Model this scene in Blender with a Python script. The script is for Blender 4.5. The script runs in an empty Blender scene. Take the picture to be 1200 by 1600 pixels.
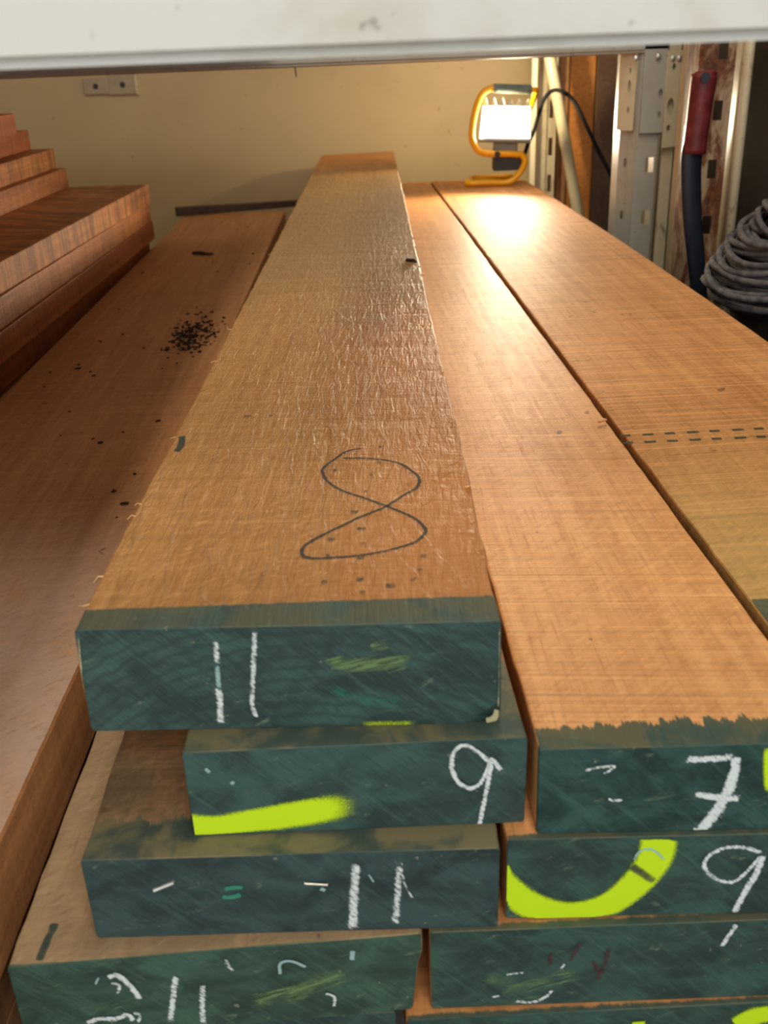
import bpy, bmesh, math, random
from mathutils import Vector, Matrix, noise as mnoise

R = random.Random(7)
scene = bpy.context.scene
COL = scene.collection
ZC = 0.67                       # camera height above the floor (metres)

# ------------------------------------------------------------------ camera
MROWS = Matrix(((0.99892, 0.04398, -0.01527),
                (-0.03224, 0.41672, -0.90846),
                (-0.03359, 0.90797, 0.41769)))
FPX = 1550.0
cam_d = bpy.data.cameras.new('camera')
cam = bpy.data.objects.new('camera', cam_d)
COL.objects.link(cam)
mw = MROWS.to_4x4()
mw.translation = Vector((0, 0, ZC))
cam.matrix_world = mw
cam_d.sensor_fit = 'VERTICAL'
cam_d.sensor_height = 36.0
cam_d.sensor_width = 27.0
cam_d.lens = FPX / 1600 * 36.0
cam_d.clip_start = 0.01
cam_d.dof.use_dof = True
cam_d.dof.focus_distance = 0.85
cam_d.dof.aperture_fstop = 11.0
scene.camera = cam

# ------------------------------------------------------------------ world / lights / exposure
world = bpy.data.worlds.new('world')
scene.world = world
world.use_nodes = True
wn = world.node_tree
bg = wn.nodes['Background']
bg.inputs['Color'].default_value = (0.90, 0.95, 1.0, 1)
bg.inputs['Strength'].default_value = 1.5
scene.view_settings.view_transform = 'Standard'
scene.view_settings.look = 'None'
scene.view_settings.gamma = 1.0
scene.view_settings.exposure = 0.0
scene.view_settings.use_curve_mapping = False

day_d = bpy.data.lights.new('added_daylight', 'AREA')      # added unseen area light for the daylight from behind the camera
day_d.shape = 'RECTANGLE'
day_d.size = 1.6
day_d.size_y = 0.5
day_d.energy = 34
day_d.color = (1.0, 0.96, 0.88)
day = bpy.data.objects.new('added_daylight', day_d)
COL.objects.link(day)
day.location = (0.75, -1.25, ZC + 1.55)
day.rotation_euler = (Vector((0.05, 0.5, 0.35)) - day.location).to_track_quat('-Z', 'Y').to_euler()

tl_d = bpy.data.lights.new('overhead_fill', 'AREA')     # added unseen fill light overhead, brightens the board tops
tl_d.shape = 'RECTANGLE'
tl_d.size = 0.25
tl_d.size_y = 1.6
tl_d.energy = 24
tl_d.color = (1.0, 0.90, 0.74)
tl = bpy.data.objects.new('overhead_fill', tl_d)
COL.objects.link(tl)
tl.location = (0.15, 0.70, 2.26)

# ------------------------------------------------------------------ helpers
def ray(px, py):
    return MROWS @ Vector((px - 600, 800 - py, -FPX))
def on_plane(px, py, p0, n):
    d = ray(px, py); o = Vector((0, 0, ZC))
    return o + d * ((p0 - o).dot(n) / d.dot(n))
def at(px, py, Y):
    return on_plane(px, py, Vector((0, Y, 0)), Vector((0, 1, 0)))
def at_h(px, py, H):
    return on_plane(px, py, Vector((0, 0, ZC - H)), Vector((0, 0, 1)))

def link(name, me, mat=None, parent=None):
    o = bpy.data.objects.new(name, me)
    COL.objects.link(o)
    if mat: me.materials.append(mat)
    if parent is not None: o.parent = parent
    return o
def tag(o, label=None, cat=None, group=None, kind=None):
    if label: o['label'] = label
    if cat: o['category'] = cat
    if group: o['group'] = group
    if kind: o['kind'] = kind
    return o
def empty(name, loc, rz=0):
    o = bpy.data.objects.new(name, None)
    COL.objects.link(o)
    o.location = loc; o.rotation_euler = (0, 0, rz); o.empty_display_size = 0.05
    return o
def from_bm(name, bm, mat, parent=None, smooth=False):
    me = bpy.data.meshes.new(name)
    bmesh.ops.recalc_face_normals(bm, faces=bm.faces)
    bm.to_mesh(me); bm.free()
    if smooth:
        for p in me.polygons: p.use_smooth = True
    return link(name, me, mat, parent)
def bm_box(bm, lo, hi, bev=0.0, mtx=None, segs=2):
    lo = Vector(lo); hi = Vector(hi)
    m = Matrix.Translation((lo + hi) / 2) @ Matrix.Diagonal((*(hi - lo), 1))
    if mtx: m = mtx @ m
    g = bmesh.ops.create_cube(bm, size=1, matrix=m)
    if bev:
        es = list({e for v in g['verts'] for e in v.link_edges})
        bmesh.ops.bevel(bm, geom=es, offset=bev, segments=segs, affect='EDGES', profile=0.6)
def box(name, lo, hi, mat, parent=None, bev=0.0):
    bm = bmesh.new(); bm_box(bm, lo, hi, bev)
    return from_bm(name, bm, mat, parent)
def smooth_path(pts, n=8):
    pts = [Vector(p) for p in pts]
    if len(pts) < 3: return pts
    P = [pts[0] * 2 - pts[1]] + pts + [pts[-1] * 2 - pts[-2]]
    out = []
    for i in range(1, len(P) - 2):
        a, b, c, d = P[i - 1:i + 3]
        for k in range(n):
            t = k / n
            out.append(0.5 * ((2 * b) + (c - a) * t + (2 * a - 5 * b + 4 * c - d) * t * t + (3 * b - a - 3 * c + d) * t ** 3))
    out.append(P[-2])
    return out
def bm_tube(bm, path, rad, seg=12, caps=True):
    rf = rad if callable(rad) else (lambda t: rad)
    rings = []; n = len(path)
    nrm = None
    for i, p in enumerate(path):
        t = (path[min(i + 1, n - 1)] - path[max(i - 1, 0)]).normalized()
        if nrm is None:
            nrm = t.orthogonal().normalized()
        else:
            nrm = (nrm - t * nrm.dot(t)).normalized()
        b = t.cross(nrm)
        r = rf(i / (n - 1))
        rings.append([bm.verts.new(p + (nrm * math.cos(a) + b * math.sin(a)) * r)
                      for a in [2 * math.pi * k / seg for k in range(seg)]])
    for a, b in zip(rings, rings[1:]):
        for k in range(seg):
            bm.faces.new((a[k], a[(k + 1) % seg], b[(k + 1) % seg], b[k]))
    if caps:
        bm.faces.new(rings[0][::-1]); bm.faces.new(rings[-1])
def tube(name, pts, rad, mat, parent=None, seg=12, n=8):
    bm = bmesh.new(); bm_tube(bm, smooth_path(pts, n), rad, seg)
    return from_bm(name, bm, mat, parent, True)

# ------------------------------------------------------------------ materials
class NT:
    def __init__(s, name):
        s.m = bpy.data.materials.new(name); s.m.use_nodes = True
        s.t = s.m.node_tree; s.t.nodes.clear()
        s.out = s.t.nodes.new('ShaderNodeOutputMaterial')
        s.b = s.t.nodes.new('ShaderNodeBsdfPrincipled')
        s.t.links.new(s.b.outputs[0], s.out.inputs[0])
    def n(s, typ, **kw):
        nd = s.t.nodes.new(typ)
        for k, v in kw.items(): setattr(nd, k, v)
        return nd
    def l(s, a, b): s.t.links.new(a, b)
    def setv(s, sock, v):
        if hasattr(v, 'links') or hasattr(v, 'is_output'): s.l(v, sock)
        else: sock.default_value = v
    def math(s, op, a, b=0.0, c=None, clamp=False):
        nd = s.n('ShaderNodeMath', operation=op); nd.use_clamp = clamp
        s.setv(nd.inputs[0], a); s.setv(nd.inputs[1], b)
        if c is not None: s.setv(nd.inputs[2], c)
        return nd.outputs[0]
    def coord(s, kind='Object'):
        return s.n('ShaderNodeTexCoord').outputs[kind]
    def mapping(s, vec, scale=(1, 1, 1), rot=(0, 0, 0), loc=(0, 0, 0)):
        if any(rot):                       # turn first, then stretch
            r0 = s.n('ShaderNodeMapping'); s.l(vec, r0.inputs[0]); r0.inputs['Rotation'].default_value = rot
            vec = r0.outputs[0]
        nd = s.n('ShaderNodeMapping'); s.l(vec, nd.inputs[0])
        nd.inputs['Scale'].default_value = scale
        nd.inputs['Location'].default_value = loc
        return nd.outputs[0]
    def noise(s, vec, scale=1.0, detail=4.0, rough=0.55, dist=0.0):
        nd = s.n('ShaderNodeTexNoise')
        s.l(vec, nd.inputs['Vector']); nd.inputs['Scale'].default_value = scale
        nd.inputs['Detail'].default_value = detail; nd.inputs['Roughness'].default_value = rough
        nd.inputs['Distortion'].default_value = dist
        return nd.outputs['Fac']
    def ss(s, v, lo, hi, a=0.0, b=1.0):
        nd = s.n('ShaderNodeMapRange', interpolation_type='SMOOTHSTEP')
        s.setv(nd.inputs['Value'], v)
        s.setv(nd.inputs['From Min'], lo); s.setv(nd.inputs['From Max'], hi)
        nd.inputs['To Min'].default_value = a; nd.inputs['To Max'].default_value = b
        return nd.outputs[0]
    def mix(s, f, a, b, blend='MIX'):
        nd = s.n('ShaderNodeMix', data_type='RGBA', blend_type=blend)
        s.setv(nd.inputs[0], f)
        for i, v in ((6, a), (7, b)):
            if isinstance(v, tuple): nd.inputs[i].default_value = (*v[:3], 1)
            else: s.l(v, nd.inputs[i])
        return nd.outputs[2]
    def bump(s, h, dist, strength=1.0, prev=None):
        nd = s.n('ShaderNodeBump'); nd.inputs['Distance'].default_value = dist
        nd.inputs['Strength'].default_value = strength
        s.l(h, nd.inputs['Height'])
        if prev is not None: s.l(prev, nd.inputs['Normal'])
        return nd.outputs[0]
    def fin(s, col, rough=0.6, normal=None, metal=0.0, spec=0.5):
        if isinstance(col, tuple): s.b.inputs['Base Color'].default_value = (*col[:3], 1)
        else: s.l(col, s.b.inputs['Base Color'])
        s.setv(s.b.inputs['Roughness'], rough)
        s.b.inputs['Metallic'].default_value = metal
        s.b.inputs['Specular IOR Level'].default_value = spec
        if normal is not None: s.l(normal, s.b.inputs['Normal'])
        return s.m
def srgb(r, g, b):
    f = lambda c: c / 255 / 12.92 if c / 255 <= 0.04045 else ((c / 255 + 0.055) / 1.055) ** 2.4
    return (f(r), f(g), f(b))

PAINT = srgb(58, 87, 81)
def wood(name, light, dark, seed=0.0, paint=0.022, ragged=0.006, saw=0.35, sawfreq=240.0, rough=0.55,
         grainbump=0.0004, sawbump=0.0004, raised=0.0, stain=None, green=None, dusttop=0.5, spec=0.5,
         sawtilt=0.03, stripes=0.0, topdust=None, paintcol=PAINT, rings=0.0, greytop=None, scuff=0.0):
    s = NT(name)
    o = s.coord(); o = s.mapping(o, loc=(seed, 0, 0))
    sep = s.n('ShaderNodeSeparateXYZ'); s.l(s.coord(), sep.inputs[0])
    X, Y, Z = sep.outputs
    big = s.noise(s.mapping(o, (6, 1.4, 6)), 1, 3, 0.5, 0.6)
    grain = s.noise(s.mapping(o, (95, 3.0, 95)), 1, 6, 0.6, 0.4)
    fine = s.noise(s.mapping(o, (420, 22, 420)), 1, 4, 0.6)
    sawn = s.noise(s.mapping(o, (3.0, sawfreq, 3.0), (0, 0, sawtilt)), 1, 5, 0.62, 0.15)
    sawn2 = s.noise(s.mapping(o, (9.0, sawfreq * .28, 5.0), (0, 0, sawtilt)), 1, 3, 0.55, 0.3)
    f = s.math('ADD', s.math('MULTIPLY', grain, 0.55), s.math('MULTIPLY', big, 0.55))
    f = s.ss(f, 0.36, 0.74)
    col = s.mix(f, light, dark)
    col = s.mix(s.math('MULTIPLY', s.ss(fine, 0.52, 0.75), 0.35), col, tuple(c * .45 for c in dark))
    sw = s.math('MULTIPLY', s.ss(sawn, 0.5, 0.72), saw)
    col = s.mix(sw, col, tuple(c * .40 for c in dark))
    col = s.mix(s.math('MULTIPLY', s.ss(sawn2, 0.54, 0.72), saw * .55), col, tuple(c * .55 for c in dark))
    col = s.mix(s.math('MULTIPLY', s.ss(sawn, 0.48, 0.30), min(.8, saw * 1.3)), col, tuple(min(.95, c * 1.35) for c in light))
    if stripes:
        st = s.noise(s.mapping(o, (5, 34, 5), (0, 0, 0.45)), 1, 3, 0.5, 0.5)
        col = s.mix(s.math('MULTIPLY', s.ss(st, 0.46, 0.6), stripes), col, tuple(c * .30 for c in dark))
    if green:                                    # greenish preservative tint near the front: (y0, y1, colour, amount)
        y0, y1, c, amt = green
        w = s.noise(s.mapping(o, (14, 5, 1)), 1, 3)
        m = s.ss(s.math('ADD', Y, s.math('MULTIPLY', s.math('SUBTRACT', w, .5), .15)), y0, y1, 1, 0)
        col = s.mix(s.math('MULTIPLY', m, amt), col, c)
    geo = s.n('ShaderNodeNewGeometry'); gs = s.n('ShaderNodeSeparateXYZ'); s.l(geo.outputs['True Normal'], gs.inputs[0])
    up = s.ss(gs.outputs[2], 0.5, 0.8)
    if greytop:                                  # dirt lying on the top face; on the brown board, painted daylight
        c, amt, ylim = greytop
        d = s.noise(s.mapping(o, (26, 14, 8)), 1, 5, .65, .4)
        m = s.math('MULTIPLY', s.ss(d, .30 if not ylim else .0, .62), up)
        if ylim: m = s.math('MULTIPLY', m, s.ss(Y, ylim * .4, ylim, 1, 0))
        col = s.mix(s.math('MULTIPLY', m, amt), col, c)
    if raised:
        rg = s.noise(s.mapping(o, (230, 34, 120), (0, 0, .05)), 1, 5, .62, .9)
        rp = s.noise(s.mapping(o, (26, 95, 20), (0, 0, .12)), 1, 4, .6, .8)
        rp = s.math('MULTIPLY', rp, s.ss(Y, .5, 1.5, .25, 1))
        rg = s.math('ADD', s.math('MULTIPLY', rg, .6), rp)
        col = s.mix(s.math('MULTIPLY', s.ss(rg, .72, .45), .45), col, tuple(c * .55 for c in dark))  # relief painted as colour: hollows darkened as if shaded, with dirt in them
        hair = s.noise(s.mapping(o, (640, 26, 300), (0, 0, .03)), 1, 5, .7, .5)
        col = s.mix(s.math('MULTIPLY', s.ss(hair, .52, .72), .30), col, tuple(min(.95, c * 1.25) for c in light))
        col = s.mix(s.math('MULTIPLY', s.ss(hair, .48, .30), .42), col, tuple(c * .5 for c in dark))
        wob = s.noise(s.mapping(o, (9, 3.2, 1), loc=(5, 0, 0)), 1, 4, .55, .6)
        rn = s.math('FRACT', s.math('ADD', s.math('MULTIPLY', wob, 5.0), s.math('MULTIPLY', X, 34.0)))
        rn = s.math('MULTIPLY', s.ss(rn, 0.0, 0.10, 1, 0), s.ss(wob, .40, .55))
        col = s.mix(s.math('MULTIPLY', rn, .55), col, tuple(c * .5 for c in dark))
    # dark specks
    sp = s.noise(s.mapping(o, (60, 45, 60), loc=(9, 9, 0)), 1, 2, .5)
    col = s.mix(s.ss(sp, .735, .77, 0, .6), col, (.03, .025, .015))
    fz = s.noise(s.mapping(o, (260, 70, 200), (0, 0, .9)), 1, 4, .7, .3)
    col = s.mix(s.math('MULTIPLY', s.ss(fz, .5, .72), .30), col, tuple(min(.95, c * 1.3) for c in light))
    col = s.mix(s.math('MULTIPLY', s.ss(fz, .48, .30), .32), col, tuple(c * .55 for c in dark))
    if stain:                                    # darker weathered strip: (x0, x1, y0, y1, colour, amount)
        for x0, x1, y0, y1, c, amt in stain:
            w = s.noise(s.mapping(o, (18, 7, 1), loc=(3, 1, 0)), 1, 4, .6, .5)
            xx = s.math('ADD', X, s.math('MULTIPLY', s.math('SUBTRACT', w, .5), 0.07))
            yy = s.math('ADD', Y, s.math('MULTIPLY', s.math('SUBTRACT', w, .5), 0.5))
            soft = (y1 - y0) * .28
            m = s.math('MULTIPLY', s.ss(xx, x0, x1),
                       s.math('MULTIPLY', s.ss(yy, y0, y0 + soft), s.ss(yy, y1 - soft, y1, 1, 0)))
            col = s.mix(s.math('MULTIPLY', m, amt), col, c)
    # ---- end-sealer paint
    diag = s.noise(s.mapping(o, (50, 26, 560), (0, -0.80, 0)), 1, 4, .6, .1)
    diag2 = s.noise(s.mapping(o, (16, 12, 190), (0, -0.78, 0), (4, 0, 0)), 1, 4, .6, .1)
    cloud = s.noise(s.mapping(o, (22, 22, 40), loc=(2, 0, 5)), 1, 4, .6, .8)
    pc = s.mix(s.ss(cloud, .36, .64), tuple(c * .48 for c in paintcol), tuple(c * 1.08 for c in paintcol))
    pc = s.mix(s.math('MULTIPLY', s.ss(diag2, .5, .72), .5), pc, (paintcol[0] * 1.5, paintcol[1] * 1.55, paintcol[2] * 1.35))
    pc = s.mix(s.math('MULTIPLY', s.ss(diag, .52, .72), .55), pc, tuple(c * .40 for c in paintcol))
    if rings:
        wv = s.n('ShaderNodeTexWave', wave_type='RINGS', rings_direction='Y')
        s.l(s.mapping(s.coord(), (1, 1, 1), loc=(-.12, 0, .13)), wv.inputs[0])
        wv.inputs['Scale'].default_value = 42; wv.inputs['Distortion'].default_value = 3.0
        wv.inputs['Detail'].default_value = 3; wv.inputs['Detail Scale'].default_value = 2
        pc = s.mix(s.math('MULTIPLY', s.ss(wv.outputs['Fac'], .55, .95), rings), pc, tuple(c * .45 for c in paintcol))
    # worn pale scuffs
    sc = s.noise(s.mapping(o, (55, 55, 160), (0, 0.3, 0), (7, 0, 1)), 1, 6, .7, .6)
    pc = s.mix(s.ss(sc, .60, .74, 0, .55), pc, srgb(132, 150, 118))
    scd = s.noise(s.mapping(o, (150, 150, 150)), 1, 3, .6)
    pc = s.mix(s.ss(scd, .70, .74, 0, .7), pc, srgb(150, 140, 115))
    pc_top = s.mix(s.ss(cloud, .40, .62), srgb(122, 112, 80), srgb(58, 74, 64))
    pc = s.mix(s.math('MULTIPLY', up, dusttop), pc, pc_top)
    j = s.noise(s.mapping(o, (70, 0, 0)), 1, 5, .75)
    j2 = s.noise(s.mapping(o, (260, 60, 60), loc=(1, 0, 0)), 1, 2, .5)
    lim = s.math('ADD', s.math('MULTIPLY', s.math('SUBTRACT', j, .5), ragged * 2.4), paint)
    lim = s.math('ADD', lim, s.math('MULTIPLY', s.math('SUBTRACT', j2, .5), ragged * .8))
    side = s.ss(s.math('ABSOLUTE', gs.outputs[0]), .5, .8)
    lim = s.math('MULTIPLY', lim, s.math('SUBTRACT', 1.0, s.math('MULTIPLY', side, .8)))
    front = s.ss(s.math('MULTIPLY', gs.outputs[1], -1), .5, .8)
    d = s.math('SUBTRACT', lim, Y)
    pm = s.math('MAXIMUM', s.ss(d, -.0012, .0012), s.math('MULTIPLY', front, s.ss(Y, .04, .06, 1, 0)))
    if paint <= 0: pm = s.math('MULTIPLY', pm, 0.0)
    col = s.mix(pm, col, pc)
    # ---- relief
    nrm = s.bump(sawn, sawbump, 1.0)
    nrm = s.bump(grain, grainbump, 1.0, nrm)
    nrm = s.bump(fz, .0004, .8, nrm)
    if raised:
        rg = s.math('MULTIPLY', rg, s.ss(Z, 0.02, 0.05))
        nrm = s.bump(rg, raised, 1.0, nrm)
        nrm = s.bump(rn, raised * .4, .35, nrm)
    dn = s.bump(diag, .0007, 1.0)
    if scuff: pass
    mixn = s.n('ShaderNodeMix', data_type='VECTOR')
    s.l(pm, mixn.inputs[0]); s.l(nrm, mixn.inputs[4]); s.l(dn, mixn.inputs[5])
    rr = s.math('ADD', s.math('MULTIPLY', s.math('SUBTRACT', fine, .5), .3), rough)
    rr = s.math('ADD', rr, s.math('MULTIPLY', pm, .08))
    return s.fin(col, rr, mixn.outputs[1], 0, spec)

def plain(name, c, rough=.5, metal=0., var=.25, scale=30., bump=0.0, spec=.5):
    s = NT(name); o = s.coord()
    nz = s.noise(s.mapping(o, (1, 1, 1)), scale, 5, .6)
    col = s.mix(s.ss(nz, .3, .7), tuple(x * (1 - var) for x in c), tuple(min(1, x * (1 + var * .5)) for x in c))
    return s.fin(col, rough, s.bump(nz, bump) if bump else None, metal, spec)
def painted_steel(name, c, rust=0.0, grime=.4, rough=.42, rustz=None):
    s = NT(name); o = s.coord()
    g = s.noise(o, 14, 6, .65, .3); g2 = s.noise(o, 60, 4, .6)
    col = s.mix(s.ss(g, .45, .75, 0, grime), c, tuple(a * b for a, b in zip(c, (.62, .52, .36))))
    col = s.mix(s.ss(g2, .66, .72, 0, grime), col, (.10, .06, .03))
    if rust:
        r = s.noise(s.mapping(o, (22, 22, 9)), 1, 6, .7, .8)
        col = s.mix(s.ss(r, .62 - rust * .3, .78 - rust * .3), col, srgb(112, 62, 30))
        r2 = s.noise(o, 90, 5, .7)
        col = s.mix(s.math('MULTIPLY', s.ss(r, .60 - rust * .2, .8 - rust * .2), s.ss(r2, .4, .6)), col, srgb(52, 32, 20))
    return s.fin(col, rough, s.bump(g2, .0003, .5), 0, .5)

def mark_mat(name, c, lo=.25, hi=.55, nscale=(500, 500, 500), rot=(0, 0, 0), rough=.8, opac=1.0, namp=.9):
    """paint or chalk film on a face: its edge and its gaps follow a noise"""
    s = NT(name); o = s.coord()
    at_ = s.n('ShaderNodeAttribute', attribute_name='cover')
    nz = s.noise(s.mapping(o, nscale, rot), 1, 4, .6)
    v = s.math('ADD', at_.outputs['Fac'], s.math('MULTIPLY', s.math('SUBTRACT', nz, .5), namp))
    a = s.math('MULTIPLY', s.ss(v, lo, hi), opac)
    s.fin(c, rough)
    tr = s.n('ShaderNodeBsdfTransparent'); mx = s.n('ShaderNodeMixShader')
    s.l(a, mx.inputs[0]); s.l(tr.outputs[0], mx.inputs[1]); s.l(s.b.outputs[0], mx.inputs[2])
    s.l(mx.outputs[0], s.out.inputs[0])
    return s.m

OR_L, OR_D = srgb(226, 172, 112), srgb(190, 130, 74)
M = {}
M['top'] = wood('rough_sawn_top_board', srgb(214, 164, 104), srgb(176, 122, 66), 1.3, .022, .002, .25, 150, .5, .0007, .0004,
                raised=.0027, rings=.5,
                stain=[(.085, .175, .12, 2.5, srgb(92, 48, 20), .88), (-.1, .02, .55, 2.5, srgb(150, 118, 76), .75),
                       (.10, .20, -.5, .9, srgb(176, 106, 44), .6), (-.1, -.05, 2.15, 4.0, srgb(226, 150, 80), .7)], dusttop=.35)
M['nine'] = wood('second_layer_board', srgb(190, 130, 80), srgb(150, 95, 55), 5.1, .075, .02, .3, 200, greytop=(srgb(100, 92, 66), .5, .3), dusttop=.8)
M['seven'] = wood('orange_sawn_board', srgb(226, 168, 110), srgb(198, 138, 84), 9.7, .018, .016, .34, 300, .52, sawbump=.00045, sawtilt=.10, spec=.22)
M['wide'] = wood('wide_smooth_board', srgb(216, 156, 98), srgb(180, 120, 70), 14.2, .088, .004, .5, 210, .62, sawbump=.0005, sawtilt=-.02, spec=.16,
                 green=(.08, .52, srgb(166, 148, 88), .6), dusttop=.55)
M['layer'] = wood('lower_board', srgb(170, 132, 92), srgb(130, 94, 62), 20.5, .030, .02, .3, 200, .65, paintcol=srgb(54, 78, 76), greytop=(srgb(96, 88, 66), .75, 0), dusttop=.9)
M['layer2'] = wood('lower_board_orange', srgb(214, 150, 92), srgb(176, 116, 66), 27.5, .004, .003, .3, 200, .6, paintcol=srgb(56, 86, 76), dusttop=.5)
M['dusty'] = wood('dusty_bottom_board', srgb(176, 146, 108), srgb(140, 110, 78), 33.1, .002, .001, .2, 200, .75, paintcol=srgb(62, 92, 76), greytop=(srgb(140, 120, 90), .7, 0), dusttop=.2)
M['brown'] = wood('smooth_brown_board', srgb(212, 154, 100), srgb(180, 122, 76), 41.0, 0, 0, .15, 120, .6, .0002, .0001,
                  greytop=(srgb(196, 170, 150), .9, .75))  # top paler towards the front: daylight painted into the colour
M['red1'] = wood('red_sawn_board', srgb(228, 156, 90), srgb(172, 102, 54), 50.0, 0, 0, .8, 190, .55, sawbump=.0008, stripes=.55)
M['red2'] = wood('red_streaky_board', srgb(206, 134, 78), srgb(140, 82, 46), 57.0, 0, 0, .35, 160, .55, stripes=.2)
M['red3'] = wood('dark_red_board', srgb(196, 112, 58), srgb(136, 72, 38), 63.0, 0, 0, .5, 190, .55)
M['under'] = wood('hidden_board', srgb(150, 105, 66), srgb(110, 74, 46), 70.0, .01, .005, .3, 200, .7)

CH = mark_mat('white_chalk', srgb(228, 236, 232), .30, 1.0, (300, 300, 900), (0, -.8, 0), namp=2.1)
CHF = mark_mat('faint_chalk', srgb(170, 205, 200), .45, .95, (300, 600, 1000), (0, -.8, 0), opac=.8, namp=1.4)
NEON = mark_mat('fluorescent_spray_paint', srgb(208, 242, 20), .12, .62, (900, 900, 1300), (0, -.8, 0), .6, namp=.75)
SMEAR = mark_mat('olive_smear', srgb(120, 150, 96), .50, 1.05, (70, 60, 620), (0, .25, 0), .8, .8, 1.7)
TEAL = mark_mat('teal_smear', srgb(60, 150, 120), .45, .9, (160, 160, 300), (0, .2, 0), .8, .8, .8)
INK = mark_mat('blue_black_marker', srgb(48, 52, 50), .20, .95, (420, 420, 420), opac=.85, namp=1.7)
INKG = mark_mat('green_stencil_ink', srgb(40, 66, 60), .35, .8, (160, 160, 160), opac=.75)
REDM = mark_mat('dark_red_crayon', srgb(84, 46, 50), .4, .9, (300, 300, 300), opac=.7)
BARE = mark_mat('bare_wood_edge', srgb(196, 186, 140), .25, .6, (200, 200, 200), opac=.9)
MUD = mark_mat('grey_drag_mark', srgb(74, 78, 60), .3, .9, (60, 60, 60), opac=.8)
STAPLE = plain('staple_steel', srgb(225, 222, 215), .3, .7)
WHITE = painted_steel('white_beam_paint', srgb(222, 219, 208), 0, .5, .5)
GREY = painted_steel('grey_galvanised_paint', srgb(176, 172, 160), .05, .4, .38)
POST = painted_steel('cream_post_paint', srgb(210, 196, 164), .12, .5, .4)
RUST = painted_steel('rusty_upright_paint', srgb(170, 148, 118), .75, .6, .6)
DARK = plain('dark_plastic', srgb(46, 50, 56), .5)
YEL = plain('yellow_tube_paint', srgb(250, 178, 8), .35, 0, .12)
GRIP = plain('grey_foam_grip', srgb(120, 136, 130), .8)
RED = plain('red_rubber_grip', srgb(112, 36, 38), .5, 0, .4, 50, .0004)
NAVY = plain('navy_coated_steel', srgb(30, 37, 50), .38, .1)
WALL = None

# ------------------------------------------------------------------ boards
def board(name, label, xl0, xr0, yl0, yr0, xl1, xr1, yl1, yr1, H, th, mat, cat='timber board', group=None,
          bowl=0., bowr=0., rough=.0006, nseg=140, seed=0., chip=None, edge_r=.0018):
    """one board: front edge (xl0,yl0)-(xr0,yr0), far edge (xl1,yl1)-(xr1,yr1), top H below the lens"""
    rz = -math.atan2(xl1 - xl0, yl1 - yl0)
    org = Vector((xl0, yl0, ZC - H - th))
    inv = Matrix.Rotation(-rz, 3, 'Z')
    def P(u, v, z):
        xl = xl0 + (xl1 - xl0) * v + bowl * 4 * v * (1 - v)
        xr = xr0 + (xr1 - xr0) * v + bowr * 4 * v * (1 - v)
        x = xl + (xr - xl) * u
        y = (yl0 + (yr0 - yl0) * u) * (1 - v) + (yl1 + (yr1 - yl1) * u) * v
        return inv @ (Vector((x, y, 0)) - Vector((xl0, yl0, 0))) + Vector((0, 0, z))
    W = abs(xr0 - xl0)
    e = edge_r / W; ez = edge_r
    sec = []
    nu, nz = 14, 5
    us = [e] + [e + (1 - 2 * e) * i / nu for i in range(1, nu)] + [1 - e]
    zs = [ez + (th - 2 * ez) * i / nz for i in range(nz + 1)]
    for u in us: sec.append((u, th))                    # top left to right
    sec.append((1 - e * .3, th - ez * .3))
    for z in zs[::-1]: sec.append((1, z))
    sec.append((1 - e * .3, ez * .3))
    for u in us[::-1]: sec.append((u, 0))
    sec.append((e * .3, ez * .3))
    for z in zs: sec.append((0, z))
    sec.append((e * .3, th - ez * .3))
    L = yl1 - yl0
    vs = [0, .0006 / L, .004 / L, .01 / L, .02 / L, .035 / L, .05 / L] + [.05 / L + (1 - .051 / L) * i / nseg for i in range(1, nseg)] + [1]
    verts = []; faces = []
    n = len(sec)
    for k, v in enumerate(vs):
        for (u, z) in sec:
            p = P(u, v, z)
            if rough:
                q = Vector((p.x * 8 + seed * 3.7, p.y * 40, p.z * 10 + seed))
                a = mnoise.noise(q); b = mnoise.noise(q + Vector((9, 3, 1)))
                side = 1 if (u < .02 or u > .98) else 0
                p.x += side * a * rough * 1.6
                if z > th * .9: p.z += min(0, b * rough)
                p.y += (a * rough if k in (0,) else 0)
            if k == 0:                                   # tiny chamfer at the sawn end
                p.x += (u < .02) * .0005 - (u > .98) * .0005
                if z > th * .97: p.z -= .0005
            if chip: chip(p, u, v, z, W, th)
            verts.append(p)
    for k in range(len(vs) - 1):
        for i in range(n):
            a, b = k * n + i, k * n + (i + 1) % n
            faces.append((a, a + n, b + n, b))
    faces.append(list(range(n)))
    faces.append([(len(vs) - 1) * n + i for i in range(n)][::-1])
    me = bpy.data.meshes.new(name)
    me.from_pydata([tuple(v) for v in verts], [], faces)
    bm = bmesh.new(); bm.from_mesh(me)
    bmesh.ops.triangulate(bm, faces=[f for f in bm.faces if len(f.verts) > 4])
    bmesh.ops.recalc_face_normals(bm, faces=bm.faces); bm.to_mesh(me); bm.free()
    o = link(name, me, mat)
    o.location = org; o.rotation_euler = (0, 0, rz)
    tag(o, label, cat, group)
    f0 = Vector((xl0, yl0, org.z)); f1 = Vector((xr0, yr0, org.z))
    nn = (f1 - f0).cross(Vector((0, 0, 1))).normalized()
    if nn.y > 0: nn = -nn
    dims[o.name] = (W, th)
    o_info[o.name] = (f0, nn, org, rz, ZC - H)
    return o
o_info = {}
dims = {}
NM = [0.0]

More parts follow.
